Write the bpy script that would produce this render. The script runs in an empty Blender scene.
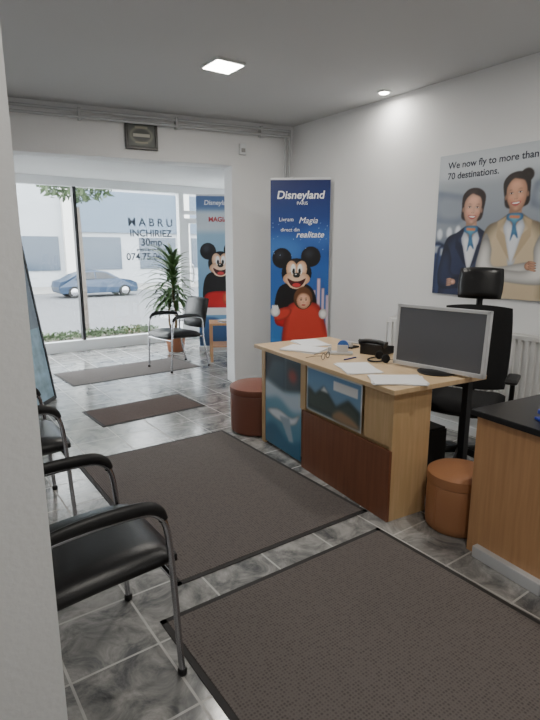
import bpy, bmesh, math, random
import numpy as np
from mathutils import Vector, Matrix
random.seed(7)
RZ = math.radians(35.6)
S = Vector((math.cos(RZ), math.sin(RZ))); D = Vector((-math.sin(RZ), math.cos(RZ)))
def W(s, d): 
    v = S*s + D*d
    return (v.x, v.y)
COL = bpy.context.scene.collection

# ---------------------------------------------------------------- materials
_m = {}
def lin(c):
    return tuple(((x/255)/12.92 if x/255 <= 0.04045 else (((x/255)+0.055)/1.055)**2.4) for x in c)
def mat(name, rgb, rough=0.5, metal=0.0, emit=0.0, noise=0.0, nscale=20, bump=0.0, coat=0.0):
    if name in _m: return _m[name]
    m = bpy.data.materials.new(name); m.use_nodes = True; _m[name] = m
    nt = m.node_tree; b = nt.nodes['Principled BSDF']
    c = lin(rgb)
    b.inputs['Base Color'].default_value = (*c, 1)
    b.inputs['Roughness'].default_value = rough
    b.inputs['Metallic'].default_value = metal
    if coat: b.inputs['Coat Weight'].default_value = coat
    if emit:
        b.inputs['Emission Color'].default_value = (*c, 1); b.inputs['Emission Strength'].default_value = emit
    if noise or bump:
        tc = nt.nodes.new('ShaderNodeTexCoord'); n = nt.nodes.new('ShaderNodeTexNoise')
        n.inputs['Scale'].default_value = nscale; n.inputs['Detail'].default_value = 5
        nt.links.new(tc.outputs['Object'], n.inputs['Vector'])
        if noise:
            r = nt.nodes.new('ShaderNodeMapRange')
            r.inputs[1].default_value = .3; r.inputs[2].default_value = .7
            r.inputs[3].default_value = 1-noise; r.inputs[4].default_value = 1+noise*.5
            nt.links.new(n.outputs['Fac'], r.inputs[0])
            mx = nt.nodes.new('ShaderNodeVectorMath'); mx.operation = 'SCALE'
            mx.inputs[0].default_value = c
            nt.links.new(r.outputs[0], mx.inputs['Scale'])
            nt.links.new(mx.outputs[0], b.inputs['Base Color'])
        if bump:
            bp = nt.nodes.new('ShaderNodeBump'); bp.inputs['Strength'].default_value = bump; bp.inputs['Distance'].default_value = .01
            nt.links.new(n.outputs['Fac'], bp.inputs['Height']); nt.links.new(bp.outputs[0], b.inputs['Normal'])
    return m
def wood(name, rgb, rgb2, rough=.4):
    m = mat(name, rgb, rough); nt = m.node_tree; b = nt.nodes['Principled BSDF']
    tc = nt.nodes.new('ShaderNodeTexCoord'); mp = nt.nodes.new('ShaderNodeMapping')
    mp.inputs['Scale'].default_value = (30, 3, 3) if 'v' != name[-1] else (25, 25, 1.5)
    n = nt.nodes.new('ShaderNodeTexNoise'); n.inputs['Scale'].default_value = 2; n.inputs['Detail'].default_value = 6
    cr = nt.nodes.new('ShaderNodeValToRGB')
    cr.color_ramp.elements[0].position = .3; cr.color_ramp.elements[1].position = .7
    cr.color_ramp.elements[0].color = (*lin(rgb), 1); cr.color_ramp.elements[1].color = (*lin(rgb2), 1)
    nt.links.new(tc.outputs['Object'], mp.inputs[0]); nt.links.new(mp.outputs[0], n.inputs['Vector'])
    nt.links.new(n.outputs['Fac'], cr.inputs[0]); nt.links.new(cr.outputs[0], b.inputs['Base Color'])
    return m
def tile_mat():
    m = mat('floor_tile', (120,124,132), .2); nt = m.node_tree; b = nt.nodes['Principled BSDF']
    tc = nt.nodes.new('ShaderNodeTexCoord')
    br = nt.nodes.new('ShaderNodeTexBrick'); br.offset = 0; br.squash = 1
    br.inputs['Scale'].default_value = 1; br.inputs['Brick Width'].default_value = .335; br.inputs['Row Height'].default_value = .335
    br.inputs['Mortar Size'].default_value = .005; br.inputs['Mortar Smooth'].default_value = .1
    br.inputs['Color1'].default_value = (.75,.75,.75,1); br.inputs['Color2'].default_value = (1.15,1.15,1.15,1)
    n = nt.nodes.new('ShaderNodeTexNoise'); n.inputs['Scale'].default_value = 6; n.inputs['Detail'].default_value = 9; n.inputs['Roughness'].default_value=.7
    n.inputs['Distortion'].default_value = .9
    cr = nt.nodes.new('ShaderNodeValToRGB'); e = cr.color_ramp.elements
    e[0].position=.36; e[0].color=(*lin((92,94,96)),1); e[1].position=.63; e[1].color=(*lin((168,167,164)),1)
    nt.links.new(tc.outputs['Object'], br.inputs['Vector']); nt.links.new(tc.outputs['Object'], n.inputs['Vector'])
    nt.links.new(n.outputs['Fac'], cr.inputs[0])
    mul = nt.nodes.new('ShaderNodeMix'); mul.data_type='RGBA'; mul.blend_type='MULTIPLY'; mul.inputs[0].default_value=.6
    nt.links.new(cr.outputs[0], mul.inputs[6]); nt.links.new(br.outputs['Color'], mul.inputs[7])
    mx = nt.nodes.new('ShaderNodeMix'); mx.data_type='RGBA'
    nt.links.new(br.outputs['Fac'], mx.inputs[0]); nt.links.new(mul.outputs[2], mx.inputs[6]); mx.inputs[7].default_value=(*lin((176,175,172)),1)
    nt.links.new(mx.outputs[2], b.inputs['Base Color'])
    rr = nt.nodes.new('ShaderNodeMapRange'); rr.inputs[3].default_value=.17; rr.inputs[4].default_value=.6
    nt.links.new(br.outputs['Fac'], rr.inputs[0]); nt.links.new(rr.outputs[0], b.inputs['Roughness'])
    bp = nt.nodes.new('ShaderNodeBump'); bp.invert=True; bp.inputs['Strength'].default_value=.3; bp.inputs['Distance'].default_value=.003
    nt.links.new(br.outputs['Fac'], bp.inputs['Height']); nt.links.new(bp.outputs[0], b.inputs['Normal'])
    return m
def mat_rib(name, a, b2, scale=60):
    m = mat(name, a, .95); nt = m.node_tree; b = nt.nodes['Principled BSDF']
    tc = nt.nodes.new('ShaderNodeTexCoord'); ck = nt.nodes.new('ShaderNodeTexVoronoi'); ck.inputs['Scale'].default_value = scale
    ck.inputs['Randomness'].default_value = .2
    cr = nt.nodes.new('ShaderNodeValToRGB'); e = cr.color_ramp.elements
    e[0].position=.15; e[0].color=(*lin(b2),1); e[1].position=.55; e[1].color=(*lin(a),1)
    nt.links.new(tc.outputs['Object'], ck.inputs['Vector'])
    nt.links.new(ck.outputs['Distance'], cr.inputs[0]); nt.links.new(cr.outputs[0], b.inputs['Base Color'])
    bp = nt.nodes.new('ShaderNodeBump'); bp.invert=True; bp.inputs['Strength'].default_value=.8; bp.inputs['Distance'].default_value=.004
    nt.links.new(ck.outputs['Distance'], bp.inputs['Height']); nt.links.new(bp.outputs[0], b.inputs['Normal'])
    return m
def glass_mat():
    m = bpy.data.materials.new('window_glass'); m.use_nodes=True; nt=m.node_tree; nt.nodes.clear()
    o=nt.nodes.new('ShaderNodeOutputMaterial'); t=nt.nodes.new('ShaderNodeBsdfTransparent'); g=nt.nodes.new('ShaderNodeBsdfGlossy')
    g.inputs['Roughness'].default_value=.02; t.inputs[0].default_value=(.95,.97,.97,1)
    x=nt.nodes.new('ShaderNodeMixShader'); x.inputs[0].default_value=.05
    nt.links.new(t.outputs[0],x.inputs[1]); nt.links.new(g.outputs[0],x.inputs[2]); nt.links.new(x.outputs[0],o.inputs[0]); return m
def print_mat():
    m = bpy.data.materials.new('printed_artwork'); m.use_nodes=True; nt=m.node_tree; b=nt.nodes['Principled BSDF']
    a=nt.nodes.new('ShaderNodeVertexColor'); a.layer_name='Col'; nt.links.new(a.outputs[0],b.inputs['Base Color']); b.inputs['Roughness'].default_value=.45
    return m

WALL = mat('wall_paint', (227,228,229), .85, bump=.12, nscale=60)
CEIL = mat('ceiling_paint', (199,200,201), .9)
TILE = tile_mat()
BLACK = mat('black_leather', (20,20,22), .35, bump=.1, nscale=200)
BPL = mat('black_plastic', (18,18,20), .45)
MESHF = mat('black_fabric', (20,20,22), .9, bump=.3, nscale=300)
CHROME = mat('chrome', (190,190,195), .22, 1.0)
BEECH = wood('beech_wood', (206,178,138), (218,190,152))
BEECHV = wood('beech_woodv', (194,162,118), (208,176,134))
OAKV = wood('oak_panelv', (180,136,96), (196,152,110))
REDW = wood('red_brown_woodv', (118,72,52), (132,84,60), .35)
BTOP = mat('black_desktop', (26,27,30), .3)
ORANGE = mat('orange_leather', (166,116,80), .5, bump=.15, nscale=120)
BROWNL = mat('brown_leather', (126,76,60), .5, bump=.15, nscale=120)
WHITEF = mat('white_frame', (225,228,230), .4)
DARKF = mat('dark_frame', (40,42,46), .4)
RADW = mat('radiator_white', (226,226,224), .35)
SILVER = mat('silver_plastic', (206,208,211), .35, .15)
SCREEN = mat('screen', (96,98,104), .18)
PAPER = mat('paper', (235,236,238), .8)
GLASS = glass_mat()
PRINT = print_mat()

# ---------------------------------------------------------------- helpers
def obj(name, mesh, m=None, parent=None, loc=(0,0,0), rot=(0,0,0)):
    o = bpy.data.objects.new(name, mesh); COL.objects.link(o)
    if m: mesh.materials.append(m)
    o.location = loc; o.rotation_euler = rot
    if parent: o.parent = parent
    return o
def empty(name, loc=(0,0,0), rz=0):
    e = bpy.data.objects.new(name, None); COL.objects.link(e); e.location = loc; e.rotation_euler=(0,0,rz); e.empty_display_size=.1
    return e
def mesh_from(name, vs, fs):
    me = bpy.data.meshes.new(name); me.from_pydata([tuple(v) for v in vs], [], fs); 
    bm = bmesh.new(); bm.from_mesh(me); bmesh.ops.recalc_face_normals(bm, faces=bm.faces); bm.to_mesh(me); bm.free(); return me
def box(name, lo, hi, m, parent=None, bevel=0.0, loc=(0,0,0), rot=(0,0,0), seg=2):
    bm = bmesh.new(); bmesh.ops.create_cube(bm, size=1)
    for v in bm.verts:
        v.co = Vector([(lo[i]+hi[i])/2 + v.co[i]*(hi[i]-lo[i]) for i in range(3)])
    if bevel: bmesh.ops.bevel(bm, geom=bm.edges[:], offset=bevel, segments=seg, profile=.6, affect='EDGES')
    me = bpy.data.meshes.new(name); bm.to_mesh(me); bm.free()
    return obj(name, me, m, parent, loc, rot)
def smooth(o, ang=40):
    for p in o.data.polygons: p.use_smooth = True
    try: o.data.set_sharp_from_angle(angle=math.radians(ang))
    except Exception: pass
    return o
def catmull(pts, n=8, closed=False):
    P=[Vector(p) for p in pts]; out=[]; N=len(P)
    rng = range(N) if closed else range(N-1)
    for i in rng:
        if closed: p0,p1,p2,p3=P[i-1],P[i],P[(i+1)%N],P[(i+2)%N]
        else: p0,p1,p2,p3=P[max(i-1,0)],P[i],P[i+1],P[min(i+2,N-1)]
        for k in range(n):
            t=k/n
            out.append(.5*((2*p1)+(-p0+p2)*t+(2*p0-5*p1+4*p2-p3)*t*t+(-p0+3*p1-3*p2+p3)*t**3))
    if not closed: out.append(P[-1])
    return out
def tube(name, pts, r, m, parent=None, n=6, seg=10, smoothpath=True, flat=1.0):
    P = catmull(pts, n) if smoothpath else [Vector(p) for p in pts]
    vs=[]; fs=[]; up=None
    for i,p in enumerate(P):
        t=(P[min(i+1,len(P)-1)]-P[max(i-1,0)]).normalized()
        if up is None:
            up=Vector((0,0,1)) if abs(t.z)<.9 else Vector((1,0,0))
        a=t.cross(up); a.normalize(); up=a.cross(t).normalized()
        rr = r(i/(len(P)-1)) if callable(r) else r
        for k in range(seg):
            an=2*math.pi*k/seg
            vs.append(p+a*math.cos(an)*rr+up*math.sin(an)*rr*flat)
    for i in range(len(P)-1):
        for k in range(seg):
            fs.append((i*seg+k, i*seg+(k+1)%seg,(i+1)*seg+(k+1)%seg,(i+1)*seg+k))
    fs.append(tuple(range(seg))); fs.append(tuple((len(P)-1)*seg+k for k in range(seg)))
    return smooth(obj(name, mesh_from(name,vs,fs), m, parent))
def lathe(name, prof, m, parent=None, loc=(0,0,0), seg=32):
    vs=[];fs=[];n=len(prof)
    for k in range(seg):
        a=2*math.pi*k/seg
        for r,z in prof: vs.append((max(r,.0005)*math.cos(a),max(r,.0005)*math.sin(a),z))
    for k in range(seg):
        for i in range(n-1):
            k2=(k+1)%seg; fs.append((k*n+i,k2*n+i,k2*n+i+1,k*n+i+1))
    fs.append(tuple(k*n for k in range(seg))); fs.append(tuple(k*n+n-1 for k in range(seg)))
    return smooth(obj(name, mesh_from(name,vs,fs), m, parent, loc))
def prism(name, pts, z0, z1, m, parent=None, loc=(0,0,0), rot=(0,0,0)):
    n=len(pts); vs=[(p[0],p[1],z0) for p in pts]+[(p[0],p[1],z1) for p in pts]
    fs=[tuple(range(n)),tuple(range(n,2*n))]+[(i,(i+1)%n,n+(i+1)%n,n+i) for i in range(n)]
    return obj(name, mesh_from(name,vs,fs), m, parent, loc, rot)
def wall(name, p0, p1, z0, z1, th, m=WALL):
    p0=Vector(p0);p1=Vector(p1); L=(p1-p0).length; a=math.atan2(p1.y-p0.y,p1.x-p0.x)
    lo=(0,min(0,th),z0); hi=(L,max(0,th),z1)
    return box(name, lo, hi, m, loc=(p0.x,p0.y,0), rot=(0,0,a))
def softpad(name, w, d, t, m, parent, loc=(0,0,0), rot=(0,0,0), curve=0.0, nx=10, ny=10, rnd=.5, curve2=0.0):
    vs=[];fs=[]
    def pt(i,j,sg):
        u=-1+2*i/nx; v=-1+2*j/ny
        x=u*w/2; y=v*d/2
        k=rnd*.5
        xx=x*math.sqrt(1-k*v*v*.35*u*u*1.2) ; yy=y*math.sqrt(1-k*u*u*.35*v*v*1.2)
        e=max(0,(1-abs(u)**6))*max(0,(1-abs(v)**6))
        zz=sg*t/2*(.25+.75*e**.5)+curve*u*u+curve2*v*v
        return (xx,yy,zz)
    for sg in (1,-1):
        for j in range(ny+1):
            for i in range(nx+1): vs.append(pt(i,j,sg))
    N=(nx+1)*(ny+1)
    for s in (0,1):
        for j in range(ny):
            for i in range(nx):
                a=s*N+j*(nx+1)+i; fs.append((a,a+1,a+nx+2,a+nx+1))
    ring=[i for i in range(nx+1)]+[j*(nx+1)+nx for j in range(1,ny+1)]+[ny*(nx+1)+i for i in range(nx-1,-1,-1)]+[j*(nx+1) for j in range(ny-1,0,-1)]
    for k in range(len(ring)):
        a=ring[k];b=ring[(k+1)%len(ring)]; fs.append((a,b,b+N,a+N))
    return smooth(obj(name, mesh_from(name,vs,fs), m, parent, loc, rot),60)

def blur(a, r):
    r=int(round(r))
    if r<1: return a
    for _ in range(2):
        for ax in (0,1):
            p=np.pad(a,[(r,r) if k==ax else (0,0) for k in range(2)],mode='edge')
            c=np.cumsum(np.insert(p,0,0,axis=ax),axis=ax); n=2*r+1
            a=(np.take(c,range(n,c.shape[ax]),axis=ax)-np.take(c,range(0,c.shape[ax]-n),axis=ax))/n
    return a
class Paint:
    """printed photo/artwork on a flat sheet: local xz plane facing -y, colour stored per vertex"""
    def __init__(s,name,parent,x0,z0,x1,z1,px=.004,y=-.003,rz=0,loc=(0,0,0)):
        s.n=name;s.p=parent;s.y=y;s.rz=rz;s.loc=loc;s.px=px
        s.nx=int((x1-x0)/px)+1;s.nz=int((z1-z0)/px)+1
        s.xs=np.linspace(x0,x1,s.nx);s.zs=np.linspace(z0,z1,s.nz)
        s.X,s.Z=np.meshgrid(s.xs,s.zs);s.img=np.zeros((s.nz,s.nx,3))
    def mask(s,pts):
        n=len(pts);acc=np.zeros(s.X.shape)
        for ox,oz in ((-.25,-.25),(.25,.25)):
            X=s.X+ox*s.px;Z=s.Z+oz*s.px;m=np.zeros(X.shape,bool)
            for i in range(n):
                x1,z1=pts[i];x2,z2=pts[(i+1)%n]
                if z1==z2: continue
                c=((z1>Z)!=(z2>Z))&(X<(x2-x1)*(Z-z1)/(z2-z1)+x1); m^=c
            acc+=m
        return acc/2
    def poly(s,pts,c,sm=False,soft=0,edge=0,ec=None,op=1.0):
        if sm: pts=[(q.x,q.y) for q in catmull([(p[0],p[1],0) for p in pts],6,True)]
        m=s.mask(pts);a=blur(m,soft/s.px)*op
        col=np.array(c,float)
        if edge:
            t=np.clip((blur(m,edge/s.px)-.45)*2.2,0,1)[...,None]
            e=np.array(ec if ec else [v*.7 for v in c],float)
            col=e*(1-t)+col*t
        s.img=s.img*(1-a[...,None])+col*a[...,None]
    def ell(s,cx,cz,rx,rz,c,rot=0,n=28,**k):
        r=math.radians(rot);pts=[]
        for i in range(n):
            a=2*math.pi*i/n;x=rx*math.cos(a);z=rz*math.sin(a)
            pts.append((cx+x*math.cos(r)-z*math.sin(r),cz+x*math.sin(r)+z*math.cos(r)))
        s.poly(pts,c,**k)
    def rect(s,x0,z0,x1,z1,c,**k): s.poly([(x0,z0),(x1,z0),(x1,z1),(x0,z1)],c,**k)
    def grad(s,x0,z0,x1,z1,ca,cb,n=0):
        t=np.clip((s.Z-z0)/(z1-z0),0,1)[...,None]
        m=((s.X>=x0-1e-6)&(s.X<=x1+1e-6)&(s.Z>=z0-1e-6)&(s.Z<=z1+1e-6))[...,None]
        s.img=np.where(m,np.array(ca,float)*(1-t)+np.array(cb,float)*t,s.img)
    def done(s):
        V=np.stack([s.X.ravel(),np.full(s.X.size,s.y),s.Z.ravel()],1)
        i=np.arange(s.nx-1)[None,:]+(np.arange(s.nz-1)*s.nx)[:,None]
        F=np.stack([i,i+1,i+1+s.nx,i+s.nx],-1).reshape(-1,4)
        me=bpy.data.meshes.new(s.n);me.from_pydata(V.tolist(),[],F.tolist())
        c=np.clip(s.img/255,0,1);l=np.where(c<=.04045,c/12.92,((c+.055)/1.055)**2.4).reshape(-1,3)
        at=me.color_attributes.new('Col','FLOAT_COLOR','POINT')
        at.data.foreach_set('color',np.concatenate([l,np.ones((len(l),1))],1).ravel())
        return obj(s.n,me,PRINT,s.p,s.loc,(0,0,s.rz))
def text(name, body, size, x, y, z, m, parent, align='CENTER', rz=0, shear=0, bold=0):
    cu=bpy.data.curves.new(name,'FONT');cu.body=body;cu.size=size;cu.align_x=align;cu.shear=shear;cu.offset=bold
    tmp=bpy.data.objects.new('tmp',cu);COL.objects.link(tmp)
    bpy.context.view_layer.update()
    me=bpy.data.meshes.new_from_object(tmp.evaluated_get(bpy.context.evaluated_depsgraph_get()))
    bpy.data.objects.remove(tmp)
    me.name=name
    me.materials.clear()
    return obj(name,me,m,parent,(x,y,z),(math.pi/2,0,rz))

# ---------------------------------------------------------------- room shell
H=2.8; C1=Vector((.25,6.04)); BW=Vector((-.912,-.409)).normalized()
pts=[(-4.4,6.71),(-.42,9.56),(3.95,1.3),(-.9,-2.2),(-2.35,-.2),(-4.4,4)]
loc=[((Vector(p)).dot(S),(Vector(p)).dot(D)) for p in pts]
prism('floor',loc,-.12,0,TILE,rot=(0,0,RZ))
cp=[(.45,6.3),(3.95,1.35),(-.9,-2.2),(-2.35,-.2),(-3.9,4.0),(-3.6,4.45)]
prism('ceiling',cp,H,H+.1,CEIL)
fc=[(-4.5,6.71),(-.42,9.66),(1.8,6.6),(.5,6.33),(-4.3,4.15)]
prism('ceiling_entrance',fc,2.50,2.58,CEIL)
rj=.715; lj=2.93
PR=C1+BW*rj; PL=C1+BW*lj; PE=C1+BW*4.3; PX=C1-BW*1.55
wall('wall_back_right',PR,PX,0,H,.24)
wall('wall_back_left',PE,PL,0,H,.24)
wall('wall_back_header',PL,PR,2.36,H,.24)
wall('wall_right',C1,C1-D*5.95,0,H,.2)
wall('wall_left',(-.62,.95),Vector((-.62,.95))+D*4.4,0,H,.12)
jam=Vector((-.466,1.0))
wall('wall_doorway_jamb',jam,jam-S*2.0,0,H,-.14)
G0=jam-S*2.0; G1=G0-D*2.2
wall('wall_rear_left',G0,G1,0,H,-.15)
wall('wall_rear',G1,G1+S*5.6,0,H,-.15)
W0=Vector((-3.1,7.6))
def WP(k): return W0+S*k
wall('wall_entrance_right',WP(3.25),WP(3.25)-D*3.4,0,2.6,.15)
wall('wall_entrance_left',(-4.32,4.0),WP(-1.5),0,2.6,.15)
box('baseboard_right',(0,-.012,0),(5.9,0,.07),WHITEF,loc=(C1.x,C1.y,0),rot=(0,0,RZ-math.pi/2))
box('baseboard_back',(0,-.012,0),(rj-.02,0,.07),WHITEF,loc=(PR.x,PR.y,0),rot=(0,0,math.atan2(-BW.y,-BW.x)))

def shopfront():
    e=empty('window_1',(W0.x,W0.y,0),RZ)
    box('sill',(-1.5,-.04,0),(3.25,.06,.16),WHITEF,e)
    box('head',(-1.5,-.04,2.38),(3.25,.06,2.5),WHITEF,e)
    for i,(k,w,m) in enumerate([(-1.45,.08,WHITEF),(.34,.045,DARKF),(2.02,.09,WHITEF),(3.18,.08,WHITEF)]):
        box('mullion_%d'%i,(k-w/2,-.04,.16),(k+w/2,.06,2.38),m,e)
    box('glass_left',(-1.4,.005,.16),(.315,.011,2.38),GLASS,e)
    box('glass_mid',(.365,.005,.16),(1.975,.011,2.38),GLASS,e)
    d=empty('door_1',(WP(2.065).x,WP(2.065).y,0),RZ)
    w=1.07
    for nm,lo,hi in [('stile_a',(0,-.03,.16),(.08,.03,2.0)),('stile_b',(w-.08,-.03,.16),(w,.03,2.0)),('rail_low',(.08,-.03,.16),(w-.08,.03,.36)),('rail_top',(.08,-.03,1.92),(w-.08,.03,2.0)),('transom_bar',(0,-.03,2.06),(w,.03,2.12))]:
        box(nm,lo,hi,WHITEF,d,bevel=.004)
    box('glass',(.08,-.003,.36),(w-.08,.003,1.92),GLASS,d)
    box('transom_glass',(0,-.003,2.12),(w,.003,2.38),GLASS,d)
    tube('handle',[(.12,-.03,.95),(.12,-.08,1.0),(.12,-.08,1.2),(.12,-.03,1.25)],.012,CHROME,d)
    tm=mat('window_lettering',(50,58,70),.6); t2=mat('window_lettering_pale',(84,92,104),.6)
    for nm,b,sz,x,z,q in [('lettering_a','M A B R U',.17,1.50,1.86,t2),('lettering_b','INCHIRIEZ',.15,1.50,1.70,tm),('lettering_c','30mp',.16,1.50,1.56,tm),('lettering_d','pentru spatiu birouri',.06,1.50,1.48,t2),('lettering_e','074.75.06.09',.15,1.46,1.34,tm)]:
        text(nm,b,sz,x,.002,z,q,e,bold=.003)
shopfront()

# ---------------------------------------------------------------- outdoors
OZ=-.80
def obox(name,s0,d0,s1,d1,z0,z1,m): return box(name,(s0,d0,z0),(s1,d1,z1),m,rot=(0,0,RZ))
obox('ground_pavement',-25,9.9,60,14.5,OZ-.15,OZ,mat('pavement',(128,128,127),.9,noise=.15,nscale=3))
obox('ground_road',-25,14.5,60,29.5,OZ-.2,OZ-.03,mat('asphalt',(86,88,92),.9,noise=.12,nscale=4))
obox('ground_far_pavement',-25,29.5,60,35,OZ-.15,OZ,mat('pavement2',(124,124,122),.9,noise=.1,nscale=3))
obox('ground_threshold',-2,8.15,4,9.9,OZ-.15,-.05,mat('pavement',(128,128,127),.9))
def building():
    e=empty('street_building',(0,0,0),RZ)
    fa=mat('facade_light',(150,155,160),.9,noise=.05,nscale=2); fb=mat('facade_grey',(84,98,114),.8); gl=mat('facade_glass',(54,66,80),.2)
    box('facade',(-8,35,OZ),(50,42,11),fa,e)
    box('sign_band',(9.5,34.85,2.6),(19,35,5.2),fb,e)
    for i in range(14):
        x=-6+i*4.0
        box('shop_window_%d'%i,(x,34.93,.2),(x+2.7,35.01,2.3),gl,e)
        box('upper_window_%d'%i,(x,34.93,5.9),(x+1.8,35.01,7.8),gl,e)
    for i in range(7): box('pier_%d'%i,(-7+i*8,34.6,OZ),(-6.3+i*8,35,11),mat('facade_pier',(190,190,188),.9),e)
building()
def car():
    x,y=W(8.32,26.9); e=empty('car',(x,y,OZ-.03),RZ); e.scale=(.90,.9,.9)
    blue=mat('car_paint_blue',(12,40,66),.35,.2,coat=.3); gl=mat('car_glass',(16,22,30),.2); ty=mat('tyre',(20,20,20),.8)
    prof=[(-2.15,.35),(-2.2,.6),(-2.1,.88),(-1.75,.97),(-1.25,1.25),(-.75,1.41),(0,1.45),(.5,1.38),(1.15,1.0),(1.75,.9),(2.1,.75),(2.18,.45),(2.1,.25)]
    low=[(1.75,.25),(1.68,.5),(1.4,.64),(1.1,.5),(1.03,.25),(-1.03,.25),(-1.1,.5),(-1.4,.64),(-1.68,.5),(-1.75,.25),(-2.1,.27)]
    pr=prof+low; n=len(pr); vs=[];
    for sy in (-1,1):
        for (a,b) in pr:
            w=.86-max(0,b-.9)*.42
            vs.append((a,sy*w,b))
    fs=[tuple(range(n)),tuple(range(n,2*n))]+[(i,(i+1)%n,n+(i+1)%n,n+i) for i in range(n)]
    obj('body',mesh_from('body',vs,fs),blue,e)
    for sy in (-1,1):
        for nm,q in (('w_rear',[(-1.3,1.0),(-1.05,1.25),(-.7,1.36),(-.25,1.38),(-.25,1.0)]),('w_front',[(-.18,1.0),(-.18,1.38),(.35,1.34),(.95,1.02)])):
            vs=[(a,sy*(.875-max(0,b-.9)*.42),b) for a,b in q]
            obj(nm+str(sy),mesh_from(nm,vs,[tuple(range(len(q)))]),gl,e)
        for wx in (-1.4,1.4):
            w=lathe('wheel_%d_%d'%(sy,wx),[(.05,-.1),(.31,-.1),(.33,-.06),(.33,.06),(.31,.1),(.05,.1)],ty,e); w.rotation_euler=(math.pi/2,0,0); w.location=(wx,sy*.76,.33)
            h=lathe('hub_%d_%d'%(sy,wx),[(.02,-.01),(.2,-.01),(.2,.012),(.05,.03)],CHROME,e,seg=16); h.rotation_euler=(math.pi/2,0,0) ; h.location=(wx,sy*.865,.33)
    box('lamp',(2.02,-.7,.6),(2.16,-.4,.72),WHITEF,e,bevel=.02)
car()
def leaves_mesh(name,n,fn,size,m,parent=None,loc=(0,0,0),rz=0):
    vs=[];fs=[]
    for i in range(n):
        c=Vector(fn()); a=Vector((random.gauss(0,1),random.gauss(0,1),random.gauss(0,1))).normalized(); b=a.cross(Vector((random.random(),random.random(),random.random()))).normalized()
        s=size*(.6+random.random()*.8);k=len(vs)
        vs+=[c-a*s,c+b*s*.4,c+a*s,c-b*s*.4];fs.append((k,k+1,k+2,k+3))
    me=bpy.data.meshes.new(name);me.from_pydata([tuple(v) for v in vs],[],fs);return obj(name,me,m,parent,loc,(0,0,rz))
GRN=mat('grass_leaf',(84,102,72),.7,noise=.3,nscale=8)
h=empty('grass_strip',(0,0,0),RZ)
leaves_mesh('blades',2200,lambda:(random.uniform(1.4,4.0),random.uniform(9.1,9.7),-.05+random.random()**1.6*.12),.04,GRN,h)
box('soil',(1.4,9.1,-.05),(4.0,9.7,-.01),mat('soil',(96,92,82),.9),h)
def tree(nm,s,d,hh,r,n=2600):
    x,y=W(s,d);t=empty(nm,(x,y,OZ))
    tube('trunk',[(0,0,0),(.01,0,hh*.4),(-.02,.02,hh*.8)],lambda q:.06-.02*q,mat('bark',(80,74,68),.9),t)
    def f():
        v=Vector((random.gauss(0,1),random.gauss(0,1),random.gauss(0,1))).normalized()*r*random.random()**.4
        return (v.x,v.y,hh+v.z*.7)
    leaves_mesh('crown',n,f,.10,mat('tree_leaf',(58,76,44),.7,noise=.3,nscale=8),t)
tree('street_tree',3.80,13.2,4.12,1.05,1700)

# ---------------------------------------------------------------- rugs
def rug(name,p,wv,lv,m,t=.006):
    p=Vector(p);wv=Vector(wv);lv=Vector(lv);a=math.atan2(wv.y,wv.x)
    e=empty(name,(p.x,p.y,0),a);w=wv.length;l=lv.length
    sgn=1 if wv.x*lv.y-wv.y*lv.x>0 else -1
    y0,y1=(0,l) if sgn>0 else (-l,0)
    box('pile',(.025,y0+.025,0.001),(w-.025,y1-.025,t),m,e)
    rb=mat('rug_border',(46,44,44),.8)
    for i,(lo,hi) in enumerate([((0,y0,0.001),(w,y0+.025,t-.002)),((0,y1-.025,0.001),(w,y1,t-.002)),((0,y0,.001),(.025,y1,t-.002)),((w-.025,y0,.001),(w,y1,t-.002))]):
        box('border_%d'%i,lo,hi,rb,e)
R1=mat_rib('rug_grey',(100,93,90),(38,35,36),78)
R2=mat_rib('rug_brown',(84,68,62),(38,30,29),78)
u=Vector((1.048,.739)).normalized(); v=Vector((u.y,-u.x))
rug('door_mat',(-.453,1.869),u*1.28,v*1.9,R1)
u=Vector((1.0,.70)).normalized(); v=Vector((-u.y,u.x))
rug('door_mat',(-.42,2.10),u*1.21,v*1.70,R1)
u=Vector((.79,.62)).normalized(); v=Vector((-u.y,u.x))
rug('door_mat',(-1.434,4.26),u*1.02,v*.55,R2)
rug('door_mat',(-2.2,5.62),u*1.65,v*.75,R1)

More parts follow.
